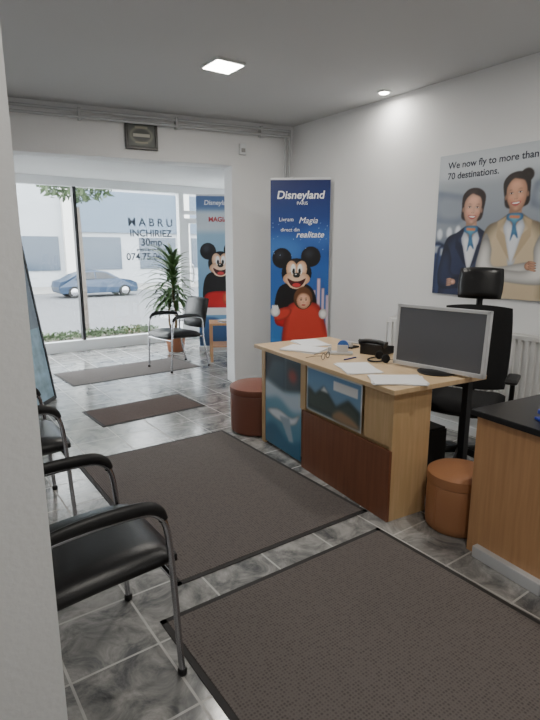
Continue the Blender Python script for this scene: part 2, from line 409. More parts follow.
# ---------------------------------------------------------------- visitor chair
def visitor_chair(x,y,rz,z=0):
    e=empty('visitor_chair',(x,y,z),rz)   # origin: floor centre; faces +y
    W2=.255
    for i,sx in enumerate((-1,1)):
        X=sx*W2
        tube('side_frame_%d'%i,[(X,.27,.012),(X,.262,.15),(X,.25,.40),(X,.235,.58),(X,.205,.645),(X,.14,.668),(X,-.02,.668),(X,-.15,.655),(X,-.215,.62),(X,-.225,.52),(X,-.23,.40),(X,-.27,.2),(X,-.31,.012)],.0115,CHROME,e,seg=12)
        tube('arm_pad_%d'%i,[(X,.225,.625),(X,.205,.66),(X,.15,.684),(X,.0,.688),(X,-.13,.676),(X,-.2,.65)],lambda q:.015+.010*math.sin(math.pi*min(max(q,.05),.95)),BPL,e,seg=12,flat=.7)
        for k,yy in enumerate((.27,-.31)):
            lathe('glide_%d%d'%(i,k),[(.014,0),(.017,.004),(.017,.02),(.012,.026)],BPL,e,(X,yy,0),16)
    tube('cross_front',[(-W2,.252,.395),(0,.252,.395),(W2,.252,.395)],.010,CHROME,e)
    tube('cross_back',[(-W2,-.23,.40),(0,-.23,.40),(W2,-.23,.40)],.010,CHROME,e)
    softpad('seat',.48,.52,.10,BLACK,e,(0,.035,.445),(math.radians(3),0,0),curve=.008,curve2=-.014)
    softpad('backrest',.46,.40,.06,BLACK,e,(0,-.275,.70),(math.radians(102),0,0),curve=.035,curve2=.01)
    for i,sx in enumerate((-1,1)):
        tube('back_bracket_%d'%i,[(sx*W2,-.228,.56),(sx*.21,-.262,.57),(sx*.18,-.27,.60)],.010,CHROME,e)
    return e
A1=Vector((-.445,1.818))-S*.295
visitor_chair(A1.x,A1.y,RZ-math.pi/2+math.radians(1))
A2=Vector((-1.086,2.672))+D*.25-S*.27
visitor_chair(A2.x,A2.y,RZ-math.pi/2+math.radians(-1))
visitor_chair(-1.20,6.62,math.radians(135),.006)

# ---------------------------------------------------------------- reception desk
DR=math.radians(29.5)
DX=Vector((math.cos(DR),math.sin(DR)));DY=Vector((-math.sin(DR),math.cos(DR)));DO=Vector((.664,2.672))
desk=empty('reception_desk',(DO.x,DO.y,0),DR)
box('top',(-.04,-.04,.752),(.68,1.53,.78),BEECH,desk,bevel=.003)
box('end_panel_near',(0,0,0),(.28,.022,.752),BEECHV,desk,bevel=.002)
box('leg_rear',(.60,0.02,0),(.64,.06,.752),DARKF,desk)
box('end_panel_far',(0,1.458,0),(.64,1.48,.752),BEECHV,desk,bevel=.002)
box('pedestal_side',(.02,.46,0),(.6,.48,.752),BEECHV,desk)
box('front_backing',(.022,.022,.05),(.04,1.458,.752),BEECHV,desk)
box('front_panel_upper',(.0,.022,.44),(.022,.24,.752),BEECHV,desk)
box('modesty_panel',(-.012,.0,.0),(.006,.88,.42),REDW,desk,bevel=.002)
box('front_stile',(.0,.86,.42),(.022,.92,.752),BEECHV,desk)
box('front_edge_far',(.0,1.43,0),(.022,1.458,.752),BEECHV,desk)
g=Paint('poster_airplane',desk,0,0,.52,.72,.006,0,-math.pi/2,(.006,1.435,.02))
g.grad(0,0,.55,.72,(70,130,160),(150,190,214))
g.rect(0,.46,.30,.72,(32,38,48),soft=.01); g.poly([(.0,.5),(.12,.68),(.3,.7),(.3,.46)],(60,80,96),soft=.02)
g.poly([(.3,.46),(.52,.5),(.52,.72),(.3,.72)],(60,74,84),soft=.01)
g.poly([(0,.36),(.2,.40),(.4,.34),(.55,.39),(.55,.50),(.3,.46),(0,.50)],(196,212,224),True,soft=.02)
g.poly([(0,0),(.55,0),(.55,.14),(.35,.1),(.15,.18),(0,.12)],(44,104,136),True,soft=.02)
g.poly([(.03,.26),(.2,.31),(.38,.29),(.5,.34),(.42,.24),(.2,.22)],(226,232,238),True,soft=.006,edge=.02)
g.poly([(.22,.26),(.36,.10),(.42,.11),(.36,.28)],(160,178,192),soft=.006)
g.ell(.40,.6,.06,.05,(150,70,60),soft=.02)
g.done()
g=Paint('poster_landscape',desk,0,0,.58,.30,.005,0,-math.pi/2,(-.002,.84,.44))
g.rect(-.1,-.1,.7,.4,(206,210,212)); g.grad(.015,.015,.565,.285,(120,150,170),(110,156,200))
g.poly([(.015,.015),(.565,.015),(.565,.12),(.45,.17),(.33,.10),(.2,.2),(.1,.13),(.015,.17)],(70,84,78),soft=.008,edge=.03)
g.poly([(.2,.2),(.25,.165),(.16,.165)],(220,225,228),soft=.006); g.rect(.30,.20,.54,.26,(228,230,232))
g.poly([(.3,.015),(.36,.08),(.5,.06),(.56,.015)],(160,130,100),True,soft=.01)
g.done()

d2=empty('office_desk',(1.007,2.41,0),DR)
box('top',(-.025,-1.55,.715),(.74,.02,.745),BTOP,d2,bevel=.004)
box('front_panel',(0,-1.5,.05),(.02,0,.715),OAKV,d2,bevel=.002)
box('end_panel',(.02,-.02,.0),(.70,0,.715),OAKV,d2,bevel=.002)
box('end_panel_near',(.02,-1.5,.0),(.70,-1.48,.715),OAKV,d2,bevel=.002)
box('foot_plinth',(-.035,-.42,0),(.02,-.06,.06),SILVER,d2,bevel=.006)
box('foot_plinth_b',(-.035,-1.4,0),(.02,-1.05,.06),SILVER,d2,bevel=.006)
box('inner_leg',(.0,-.06,.0),(.02,0,.05),OAKV,d2)

def pouf(x,y,r,hh,m):
    e=empty('pouf',(x,y,0))
    lathe('body',[(r*.9,0),(r*.98,.015),(r,.05),(r*1.01,hh*.5),(r,hh-.075),(r*.985,hh-.07)],m,e)
    lathe('lid',[(r*.985,hh-.07),(r*1.02,hh-.064),(r*1.03,hh-.04),(r*1.01,hh-.015),(r*.9,hh-.002),(r*.4,hh+.006),(0,hh+.008)],m,e)
    for k in range(4):
        a=k*math.pi/2+.5
        tube('seam_%d'%k,[(r*.99*math.cos(a),r*.99*math.sin(a),.02),(r*1.013*math.cos(a),r*1.013*math.sin(a),hh*.5),(r*.99*math.cos(a),r*.99*math.sin(a),hh-.07)],.003,m,e,seg=6)
p=DO+DX*.315+DY*(-.20); pouf(p.x,p.y,.168,.33,ORANGE)
pouf(-.11,4.24,.225,.40,BROWNL)

# ---------------------------------------------------------------- monitor
p=DO+DX*.47+DY*.15
mon=empty('computer_monitor',(p.x,p.y,.78),math.radians(-47))
lathe('base',[(.11,0),(.115,.006),(.10,.014),(.03,.02),(.0,.02)],BPL,mon)
box('neck',(-.03,.02,.01),(.03,.045,.16),BPL,mon,bevel=.006)
sc=empty('panel',(0,0,.016)); sc.parent=mon; sc.rotation_euler=(math.radians(-4),0,0)
box('housing',(-.29,-.015,0),(.29,.02,.37),BPL,sc,bevel=.006)
box('screen',(-.275,-.019,.02),(.275,-.0155,.355),SCREEN,sc)
for nm,lo,hi in [('bezel_l',(-.295,-.024,-.004),(-.275,.012,.374)),('bezel_r',(.275,-.024,-.004),(.295,.012,.374)),('bezel_t',(-.295,-.024,.354),(.295,.012,.374)),('bezel_b',(-.295,-.024,-.004),(.295,.012,.021))]:
    box(nm,lo,hi,SILVER,sc,bevel=.003)
p=DO+DX*.47+DY*.27
pc=empty('computer_tower',(p.x,p.y,0),DR)
box('case',(-.09,-.14,0.01),(.09,.16,.43),BPL,pc,bevel=.006)
box('front_bezel',(-.085,-.155,.02),(.085,-.14,.42),MESHF,pc,bevel=.004)
for i in range(4): box('foot_%d'%i,((-.08,.05)[i%2],(-.13,.11)[i//2],0),((-.05,.08)[i%2],(-.10,.14)[i//2],.012),BPL,pc)

# ---------------------------------------------------------------- office chair
def office_chair(x,y,rz,fullback=True):
    e=empty('office_chair',(x,y,0),rz)  # faces +y
    for k in range(5):
        a=k*2*math.pi/5+.3;c,s=math.cos(a),math.sin(a)
        tube('base_arm_%d'%k,[(.03*c,.03*s,.13),(.16*c,.16*s,.11),(.27*c,.27*s,.075)],lambda q:.026-.01*q,BPL,e,seg=8)
        w=lathe('castor_%d'%k,[(.01,-.02),(.026,-.02),(.029,-.012),(.029,.012),(.026,.02),(.01,.02)],BPL,e,seg=16);w.location=(.27*c,.27*s,.029);w.rotation_euler=(math.pi/2,0,a+.6)
        tube('castor_stem_%d'%k,[(.27*c,.27*s,.03),(.27*c,.27*s,.08)],.009,BPL,e,smoothpath=False)
    tube('gas_lift',[(0,0,.1),(0,0,.42)],.025,BPL,e,smoothpath=False)
    box('mechanism',(-.09,-.12,.40),(.09,.12,.44),BPL,e,bevel=.01)
    softpad('seat',.50,.49,.10,MESHF,e,(0,.02,.485),(0,0,0),curve=.012,curve2=-.012)
    tube('spine',[(0,-.12,.42),(0,-.27,.46),(0,-.31,.62),(0,-.30,.9),(0,-.33,1.25)],.022,BPL,e,flat=.7)
    softpad('back',.47,.60,.045,MESHF,e,(0,-.25,.82),(math.radians(96),0,0),curve=.05,curve2=-.02)
    softpad('headrest',.30,.22,.06,BLACK,e,(0,-.27,1.27),(math.radians(98),0,0),curve=.03,curve2=0)
    for sx in (-1,1):
        tube('arm_post_%d'%sx,[(sx*.2,-.02,.44),(sx*.28,-.02,.47),(sx*.29,-.02,.66)],.016,BPL,e)
        softpad('arm_pad_%d'%sx,.08,.26,.035,BPL,e,(sx*.29,.02,.675))
office_chair(1.335,3.44,math.radians(150))
office_chair(2.25,2.30,math.radians(115))

# ---------------------------------------------------------------- radiator
def on_right_wall(s,z=0,off=0):
    p=C1-D*s-S*off; return (p.x,p.y,z)
RW=RZ-math.pi/2
rad=empty('radiator',on_right_wall(1.60,.30),RW)
L=1.5
box('panel_back',(0,-.07,0),(L,-.055,.60),RADW,rad); box('panel_front',(0,-.12,0),(L,-.112,.60),RADW,rad)
box('rail_top',(0,-.136,.565),(L,-.112,.60),RADW,rad,bevel=.006); box('rail_low',(0,-.136,0),(L,-.112,.035),RADW,rad,bevel=.006)
for i in range(int(L/.05)): box('rib_%d'%i,(.012+i*.05,-.136,.03),(.04+i*.05,-.118,.575),RADW,rad,bevel=.006,seg=2)
box('side_l',(0,-.125,.0),(.006,-.055,.61),RADW,rad); box('side_r',(L-.006,-.125,0),(L,-.055,.61),RADW,rad)
for i in range(int(L/.02)): box('grille_%d'%i,(.006+i*.02,-.115,.596),(.012+i*.02,-.06,.606),RADW,rad)
for x in (.2,L-.2): box('bracket',(x,-.06,.1),(x+.03,0,.5),RADW,rad)
tube('valve',[(-.0,-.09,.55),(-.05,-.09,.55),(-.06,-.09,.5),(-.06,-.09,-.30)],.009,RADW,rad)

# ---------------------------------------------------------------- wall poster with two cabin crew
PW,PH=1.0,1.09
po=empty('airline_poster',on_right_wall(1.957,1.14,.004),RW)
box('backing',(0,-.012,0),(PW,.0,PH),mat('poster_board',(200,208,216),.5),po,bevel=.001)
g=Paint('artwork',po,0,0,PW,PH,.0032,-.0125)
g.grad(-1,0,2,PH,(104,114,130),(176,184,192))
g.poly([(0,PH),(PW,PH),(PW,.93),(.5,.88),(0,.90)],(196,203,210),soft=.03)
g.poly([(0,.82),(.30,.76),(.34,.64),(.2,.56),(0,.58)],(144,153,166),soft=.015,edge=.05,ec=(104,116,134))
g.poly([(PW,.88),(.80,.82),(.78,.66),(PW,.6)],(150,160,172),soft=.015,edge=.05,ec=(108,118,134))
for x,z in ((.04,.48),(.13,.49),(.21,.50),(.94,.52)): g.ell(x,z,.026,.045,(222,228,236),soft=.008)
g.rect(-.1,-.1,1.2,.40,(60,70,94),soft=.04)
for i in range(4):
    b=i*.075
    g.poly([(-.06+b,-.1),(-.05+b,.34-i*.02),(-.01+b,.41-i*.02),(.06+b,.41-i*.02),(.09+b,.34-i*.02),(.10+b,-.1)],(48+i*4,62+i*5,104+i*4),True,soft=.005,edge=.03,ec=(26,34,60))
    g.rect(-.02+b,.33-i*.02,.06+b,.39-i*.02,(166,174,186),soft=.008)
def woman(g,cx,cz,s,body,arm,hairc,skin,bun,tilt,lapel,flip=1,turn=.0):
    R=lambda x,z:(cx+s*(x*math.cos(tilt)-z*math.sin(tilt)),cz+s*(x*math.sin(tilt)+z*math.cos(tilt)))
    Q=lambda x,z:R(x+turn,z)
    T=lambda x,z:(cx+s*x*flip,cz+s*(z+.26))
    dk=tuple(int(c*.72) for c in skin); db=tuple(int(c*.55) for c in body); da=tuple(int(c*.6) for c in arm); hl=tuple(min(255,int(c*1.8)+8) for c in hairc)
    P=g.poly
    if bun: g.ell(*R(.56,.90),s*.36,s*.34,hl,edge=s*.3,ec=hairc,soft=.003)
    P([R(-.68,.2),R(-.70,.75),R(-.35,1.10),R(.25,1.13),R(.68,.82),R(.72,.15),R(.56,-.6),R(-.56,-.6)],hairc,True,soft=.004)
    P([T(-.30,-1.2),T(-.9,-1.55),T(-1.55,-1.85),T(-1.85,-2.7),T(-1.95,-4.4),T(-1.75,-7.5),T(1.75,-7.5),T(1.95,-4.4),T(1.85,-2.7),T(1.55,-1.85),T(.9,-1.55),T(.30,-1.2)],body,True,soft=.004,edge=s*.55,ec=db)
    P([T(-.32,-.8),T(.32,-.8),T(.38,-1.5),T(0,-2.0),T(-.38,-1.5)],dk,soft=.004)
    P([T(-.05,-1.1),T(.26,-1.0),T(.28,-1.45),T(0,-1.85)],skin,True,soft=s*.1,op=.7)
    P([R(-.58,.35),R(-.52,.78),R(0,.96),R(.52,.78),R(.58,.35),R(.54,-.2),R(.38,-.62),R(.14,-.88),R(-.14,-.88),R(-.38,-.62),R(-.54,-.2)],skin,True,soft=.003,edge=s*.30,ec=dk)
    lt=tuple(min(255,int(c*1.09)) for c in skin); bl=(min(255,skin[0]+6),int(skin[1]*.86),int(skin[2]*.84))
    for sx in (-1,1):
        g.ell(*Q(sx*.32,-.22),s*.15,s*.12,bl,soft=s*.09,op=.5); g.ell(*Q(sx*.30,-.10),s*.12,s*.07,lt,soft=s*.06,op=.7)
    g.ell(*Q(0,.56),s*.3,s*.14,lt,soft=s*.1,op=.6);g.ell(*Q(0,-.70),s*.12,s*.08,lt,soft=s*.05,op=.6)
    for sx in (-1,1): g.ell(*R(sx*.60,-.05),s*.06,s*.15,dk,soft=.002)
    P([R(-.68,.0),R(-.71,.72),R(-.3,1.10),R(.3,1.10),R(.71,.75),R(.68,.0),R(.55,.42),R(.40,.68),R(.10,.80),R(-.15,.86),R(-.40,.66),R(-.55,.42)],hairc,True,soft=.003)
    P([R(-.5,.78),R(-.2,1.0),R(.2,1.01),R(.05,.93),R(-.3,.86)],hl,True,soft=.010,op=.7)
    for sx in (-1,1):
        g.ell(*Q(sx*.245,.14),s*.16,s*.075,dk,soft=s*.05,op=.5)
        P([Q(sx*.14,.10),Q(sx*.19,.138),Q(sx*.27,.142),Q(sx*.35,.10),Q(sx*.26,.075)],(222,214,210),True); g.ell(*Q(sx*.245,.108),s*.042,s*.042,(48,32,28))
        P([Q(sx*.13,.11),Q(sx*.20,.155),Q(sx*.28,.16),Q(sx*.38,.115),Q(sx*.28,.14),Q(sx*.20,.135)],(36,26,24))
        P([Q(sx*.12,.26),Q(sx*.27,.305),Q(sx*.43,.26),Q(sx*.27,.28)],hairc,soft=.003,op=.8)
        g.ell(*Q(sx*.055,-.20),s*.03,s*.02,dk)
    P([Q(-.0,.18),Q(.06,.1),Q(.10,-.17),Q(.02,-.24),Q(-.07,-.19),Q(.02,-.1)],dk,soft=.007,op=.45)
    g.ell(*Q(-.01,-.13),s*.035,s*.05,lt,soft=.005,op=.8)
    P([Q(-.28,-.375),Q(-.08,-.35),Q(0,-.37),Q(.08,-.35),Q(.28,-.375),Q(.15,-.51),Q(0,-.555),Q(-.15,-.51)],(168,66,70),True,soft=.002)
    P([Q(-.20,-.392),Q(.20,-.392),Q(.10,-.46),Q(-.10,-.46)],(246,243,240),True)
    g.ell(*Q(0,-.61),s*.12,s*.025,dk,soft=.006,op=.5)
    P([T(-.40,-1.4),T(0,-2.0),T(.40,-1.4),T(.60,-1.9),T(.14,-4.0),T(-.14,-4.0),T(-.60,-1.9)],(226,230,236),soft=.004,edge=s*.2,ec=(172,180,194))
    P([T(-.44,-1.35),T(-.82,-2.0),T(-.48,-2.3),T(-.06,-3.8),T(-.97,-2.4),T(-.95,-1.6)],lapel,soft=.004)
    P([T(.44,-1.35),T(.82,-2.0),T(.48,-2.3),T(.06,-3.8),T(.97,-2.4),T(.95,-1.6)],lapel,soft=.004)
    P([T(-.36,-1.22),T(.36,-1.22),T(.44,-1.5),T(.1,-1.75),T(.28,-2.5),T(.02,-2.3),T(-.16,-2.65),T(-.1,-1.75),T(-.44,-1.5)],(96,160,186),True,soft=.003,edge=s*.14,ec=(44,88,134))
    P([T(-.3,-1.3),T(.30,-1.34),T(.26,-1.48),T(-.28,-1.44)],(220,128,88),soft=.004)
    P([T(-1.6,-2.2),T(-1.95,-3.2),T(-2.1,-4.2),T(-1.65,-4.9),T(.9,-4.45),T(1.25,-3.9),T(.9,-3.75),T(-1.0,-4.0),T(-1.2,-3.0)],arm,True,soft=.003,edge=s*.3,ec=da)
    P([T(1.6,-2.2),T(1.95,-3.2),T(2.1,-4.2),T(1.7,-4.9),T(-.8,-4.75),T(-1.1,-4.35),T(-.8,-4.15),T(1.1,-4.15),T(1.2,-3.0)],arm,True,soft=.003,edge=s*.3,ec=da)
    g.ell(*T(1.0,-3.95),s*.22,s*.22,skin,edge=s*.12)
    for k in range(4): g.ell(*T(1.18+.01*k,-3.76-.13*k),s*.24,s*.062,skin,-12*flip,edge=s*.05)
    g.ell(*T(-1.0,-4.45),s*.22,s*.18,skin,edge=s*.1)
    for k in range(4): g.ell(*T(-1.25,-4.3-.12*k),s*.2,s*.058,skin,10*flip,edge=s*.05)
woman(g,.325,.665,.134,(44,52,84),(42,50,82),(40,28,26),(224,174,150),False,-.09,(30,36,60),turn=.05)
woman(g,.675,.745,.136,(206,188,158),(224,223,220),(34,25,22),(214,162,134),True,.09,(184,164,134),turn=-.05)
g.done()
tx=mat('poster_text',(30,36,58),.5)
text('caption_a','We now fly to more than',.070,.08,-.0135,.985,tx,po,'LEFT',bold=.0012)
text('caption_b','70 destinations.',.070,.08,-.0135,.905,tx,po,'LEFT',bold=.0012)

# ---------------------------------------------------------------- rollup banners
def mickey(g,cx,cz,s):
    B=(16,16,20);F=(240,206,178);FE=(206,160,128)
    g.poly([(cx-1.0*s,cz-.8*s),(cx-1.5*s,cz-2.2*s),(cx-1.2*s,cz-3.4*s),(cx+1.0*s,cz-3.4*s),(cx+1.4*s,cz-2*s),(cx+.8*s,cz-.8*s)],B,True)
    g.poly([(cx-1.1*s,cz-2.4*s),(cx+1.1*s,cz-2.4*s),(cx+1.2*s,cz-3.6*s),(cx-1.3*s,cz-3.6*s)],(196,34,38),True,edge=.03)
    for ex,ez in ((-1.0,1.0),(.95,1.1)):
        g.ell(cx+ex*s,cz+ez*s,.66*s,.68*s,B);g.ell(cx+(ex-.15)*s,cz+(ez+.2)*s,.3*s,.3*s,(60,62,76),soft=.02,op=.7)
    g.ell(cx,cz,1.02*s,1.0*s,B);g.ell(cx-.2*s,cz+.8*s,.3*s,.1*s,(60,62,76),soft=.02,op=.6)
    g.ell(cx-.3*s,cz+.22*s,.4*s,.62*s,F,8,edge=.03,ec=FE);g.ell(cx+.3*s,cz+.22*s,.4*s,.62*s,F,-8,edge=.03,ec=FE)
    g.ell(cx,cz-.38*s,.92*s,.5*s,F,edge=.04,ec=FE);g.ell(cx,cz-.65*s,.6*s,.42*s,F)
    for sx in (-1,1):
        g.ell(cx+sx*.23*s,cz+.25*s,.17*s,.38*s,(248,248,248));g.ell(cx+sx*.2*s,cz+.12*s,.09*s,.2*s,B)
    g.poly([(cx-.62*s,cz-.35*s),(cx-.3*s,cz-.5*s),(cx,cz-.55*s),(cx+.3*s,cz-.5*s),(cx+.62*s,cz-.35*s),(cx+.4*s,cz-.8*s),(cx,cz-.98*s),(cx-.4*s,cz-.8*s)],(70,16,20),True)
    g.ell(cx,cz-.8*s,.28*s,.14*s,(206,62,66))
    g.ell(cx,cz-.14*s,.32*s,.14*s,F);g.ell(cx,cz-.14*s,.24*s,.17*s,B);g.ell(cx-.05*s,cz-.08*s,.07*s,.04*s,(230,230,230))
def banner(x,y,rz,w,h,kind):
    e=empty('rollup_banner',(x,y,0),rz)
    box('cassette',(-w/2-.01,-.05,.015),(w/2+.01,.05,.09),SILVER,e,bevel=.015)
    for sx in (-1,1): box('foot_%d'%sx,(sx*w*.35-.02,-.12,0),(sx*w*.35+.02,.12,.016),BPL,e,bevel=.003)
    tube('pole',[(0,.02,.08),(0,.02,h)],.008,SILVER,e,smoothpath=False)
    box('top_rail',(-w/2,-.012,h-.012),(w/2,.012,h+.012),SILVER,e,bevel=.004)
    box('sheet',(-w/2,-.002,.08),(w/2,.002,h-.01),PAPER,e)
    a=-w/2;b=w/2
    g=Paint('artwork',e,a,.09,b,h-.012,.005,-.0035)
    wt=mat('banner_text_white',(240,242,246),.5)
    if kind==0:
        g.grad(a,.09,b,h*.6,(66,140,206),(40,92,170));g.grad(a,h*.6,b,h,(40,92,170),(16,34,92))
        g.ell(-.2,1.5,.25,.14,(70,130,200),soft=.06,op=.7);g.ell(.2,1.62,.2,.1,(60,110,186),soft=.06,op=.7)
        cx=.20;cz=.92
        for i,(dx,hh,ww) in enumerate([(-.09,.16,.03),(-.045,.22,.028),(0,.34,.034),(.045,.24,.028),(.09,.17,.03)]):
            g.rect(cx+dx-ww/2,cz-.3,cx+dx+ww/2,cz+hh-.05,(220,196,216),edge=.01);g.poly([(cx+dx-ww*.62,cz+hh-.05),(cx+dx+ww*.62,cz+hh-.05),(cx+dx,cz+hh+.05)],(48,92,170))
        mickey(g,-.03,1.26,.152)
        g.poly([(-.15,.4),(-.14,.84),(-.06,.96),(.12,.97),(.24,.86),(.29,.4)],(206,66,54),True,soft=.004,edge=.05,ec=(140,34,34))
        hc=(104,66,40);sk=(232,186,158)
        g.ell(.04,1.0,.10,.115,hc,edge=.04);g.ell(.045,.98,.072,.088,sk,edge=.03,ec=(186,136,108));g.poly([(-.04,.98),(-.045,1.05),(-.0,1.11),(.07,1.12),(.13,1.06),(.135,.97),(.105,1.03),(.05,1.055),(.0,1.04)],hc,True,soft=.004)
        for sx in (-1,1): g.ell(.045+sx*.026,.985,.010,.006,(50,32,24));g.ell(.045+sx*.026,1.003,.014,.003,hc);g.ell(.045+sx*.04,.955,.016,.012,(226,150,130),soft=.006,op=.7)
        g.ell(.045,.96,.008,.007,(200,144,118),soft=.003);g.ell(.045,.932,.022,.008,(180,64,64))
        g.poly([(-.12,.80),(-.24,.76),(-.26,.84),(-.16,.90),(-.08,.88)],(206,66,54),True,edge=.02)
        g.ell(-.25,.86,.05,.055,(246,246,246),edge=.02);g.ell(.25,.84,.045,.055,(246,246,246),edge=.02)
        for k in range(4):g.ell(-.275+.016*k,.905,.009,.026,(246,246,246),10)
        for i in range(26): 
            g.ell(random.uniform(a+.02,b-.02),random.uniform(1.4,h-.35),.004,.004,(190,214,248),n=6)
        g.done()
        text('logo','Disneyland',.108,0,-.0045,h-.19,wt,e,shear=.15,bold=.002);text('logo_sub','PARIS',.045,.02,-.0045,h-.25,wt,e)
        text('slogan_a','Livram',.055,-.14,-.0045,h-.41,wt,e);text('slogan_b','Magia',.085,.08,-.0045,h-.43,wt,e,shear=.3)
        text('slogan_c','direct din',.05,-.10,-.0045,h-.51,wt,e);text('slogan_d','realitate',.085,.1,-.0045,h-.57,wt,e,shear=.3,bold=.001)
    else:
        g.grad(a,.09,b,h-.01,(96,150,196),(168,196,214))
        g.rect(a-.1,h-.5,b+.1,h-.2,(206,216,224),soft=.03); g.rect(a-.1,h-.2,b+.1,h+.1,(96,122,166),soft=.03)
        g.ell(-.2,.75,.2,.2,(120,176,210),soft=.05)
        mickey(g,.02,1.30,.175)
        g.ell(.16,.80,.12,.12,(226,92,60),edge=.04);g.poly([(a-.1,0),(b+.1,0),(b+.1,.5),(.1,.42),(-.1,.52),(a-.1,.45)],(60,96,142),True,soft=.01)
        g.rect(-.2,.55,.1,.66,(232,232,232))
        g.done()
        text('logo','Disneyland',.09,0,-.0045,h-.13,wt,e,shear=.15,bold=.002)
        text('logo_b','MAGIA',.09,0,-.0045,h-.36,mat('banner_red',(180,60,66),.5),e,bold=.003)
banner(.305,5.45,math.radians(-4),.60,2.19,0)
banner(-.74,7.68,math.radians(4),.62,2.25,1)

# ---------------------------------------------------------------- small table, plant
tb=empty('side_table',(-.48,7.17,0),math.radians(8))
box('top',(-.36,-.22,.50),(.36,.22,.525),OAKV,tb,bevel=.004)
box('shelf',(-.33,-.2,.2),(.33,.2,.215),OAKV,tb)
for i,(sx,sy) in enumerate([(-1,-1),(1,-1),(-1,1),(1,1)]): box('leg_%d'%i,(sx*.34-.018,sy*.20-.018,0),(sx*.34+.018,sy*.20+.018,.50),OAKV,tb,bevel=.002)
br=empty('brochure_stack',(-.60,7.12,.525),math.radians(30))
for i,c in enumerate([(210,214,220),(60,110,170),(220,200,120),(230,230,232)]):
    box('brochure_%d'%i,(-.1,-.07,i*.008),(.1,.07,i*.008+.007),mat('broch_%d'%i,c,.4),br,rot=(0,0,i*.12))
def plant(x,y):
    e=empty('potted_palm',(x,y,0))
    lathe('pot',[(.11,0),(.12,.01),(.155,.26),(.17,.27),(.17,.31),(.15,.31),(.145,.28),(0,.28)],mat('terracotta',(150,98,70),.7),e)
    tube('stem',[(0,0,.26),(.02,.01,.55),(-.01,0,.85),(.01,0,1.30)],lambda q:.022-.008*q,mat('palm_stem',(110,92,64),.8),e)
    tube('stem_b',[(-.04,0,.26),(-.09,.03,.45),(-.08,.05,.75)],lambda q:.018-.006*q,mat('palm_stem',(110,92,64),.8),e)
    vs=[];fs=[]
    def leaf(base,az,el,L,wd):
        if math.cos(az)>.1: L*=.68
        n=9;dirh=Vector((math.cos(az),math.sin(az),0));side=Vector((-math.sin(az),math.cos(az),0))
        p=Vector(base);ang=el;k0=len(vs)
        for i in range(n+1):
            t=i/n;w=wd*math.sin(math.pi*min(1,(t*.85+.12)))**.8
            if i==n:w=.001
            up=Vector((0,0,1))*math.cos(ang)-dirh*math.sin(ang)
            vs.extend([p-side*w+up*w*.3,p,p+side*w+up*w*.3])
            p=p+(dirh*math.cos(ang)+Vector((0,0,1))*math.sin(ang))*L/n
            ang-=(.10+.09*random.random())
        for i in range(n):
            a=k0+i*3;fs.extend([(a,a+1,a+4,a+3),(a+1,a+2,a+5,a+4)])
    for k in range(100):
        h=.75+.52*k/100
        leaf((0,0,h),k*2.4+random.random()*.4,.1+1.25*k/100,random.uniform(.46,.60),random.uniform(.024,.034))
    for k in range(34):
        leaf((-.08,.05,.6+.16*k/34),k*2.4+random.random()*.4,.2+1.1*k/34,random.uniform(.34,.48),.024)
    me=bpy.data.meshes.new('leaves');me.from_pydata([tuple(v) for v in vs],[],fs)
    smooth(obj('leaves',me,mat('palm_leaf',(66,98,48),.5,noise=.25,nscale=6),e),80)
plant(-1.42,7.72)

# ---------------------------------------------------------------- leaning map board
mb=empty('map_board',(-2.20,5.15,0),math.radians(-93))
th=math.asin(.24/1.78)
bd=empty('board',(0,0,.0));bd.parent=mb;bd.rotation_euler=(th,0,0)
box('frame_back',(0,-.02,.006),(.72,.0,1.78),DARKF,bd)
box('map_sheet',(.03,.0,.04),(.69,.004,.75),mat('map_blue',(160,192,210),.4,noise=.35,nscale=9),bd)
box('upper_sheet',(.03,.0,.75),(.69,.004,1.74),mat('board_bluegrey',(136,150,164),.4,noise=.2,nscale=5),bd)
for nm,lo,hi in [('edge_a',(0,-.02,.006),(.03,.012,1.78)),('edge_b',(.69,-.02,.006),(.72,.012,1.78)),('edge_c',(0,-.02,.006),(.72,.012,.04)),('edge_d',(0,-.02,1.74),(.72,.012,1.78))]: box(nm,lo,hi,DARKF,bd)

# ---------------------------------------------------------------- framed picture on header, sensor, pipes
ab=math.atan2(-BW.y,-BW.x)
def on_back(r,z,off=0):
    p=C1+BW*r; n=Vector((-BW.y,BW.x))
    if n.y>0:n=-n
    p=p+n*off; return (p.x,p.y,z)
pf=empty('framed_picture',on_back(1.64,2.455,.003),ab)
box('backing',(-.15,-.015,0),(.15,0,.24),DARKF,pf)
for nm,lo,hi in [('f1',(-.155,-.028,-.01),(.155,0,.018)),('f2',(-.155,-.028,.222),(.155,0,.245)),('f3',(-.155,-.028,.0),(-.128,0,.24)),('f4',(.128,-.028,0),(.155,0,.24))]: box(nm,lo,hi,mat('frame_black',(26,22,20),.4),pf,bevel=.004)
g=Paint('print',pf,-.13,.015,.13,.225,.004,-.016); g.rect(-1,-1,1,1,(78,84,80)); g.ell(0,.12,.11,.08,(130,130,118),soft=.01); g.ell(0,.12,.09,.06,(58,62,58),soft=.006); g.rect(-.08,.105,.08,.135,(180,178,166)); g.rect(-.06,.05,.06,.062,(150,146,124)); g.rect(-.06,.18,.06,.20,(150,146,130)); g.done()
se=empty('motion_sensor',on_back(.60,2.47,0),ab)
box('housing',(-.035,-.05,0),(.035,0,.11),WHITEF,se,bevel=.012); box('lens',(-.022,-.055,.02),(.022,-.045,.06),mat('lens_grey',(150,150,150),.3),se,bevel=.005)
pp=empty('heating_pipes',(0,0,0))
PIPE=mat('pipe_paint',(184,186,188),.45)
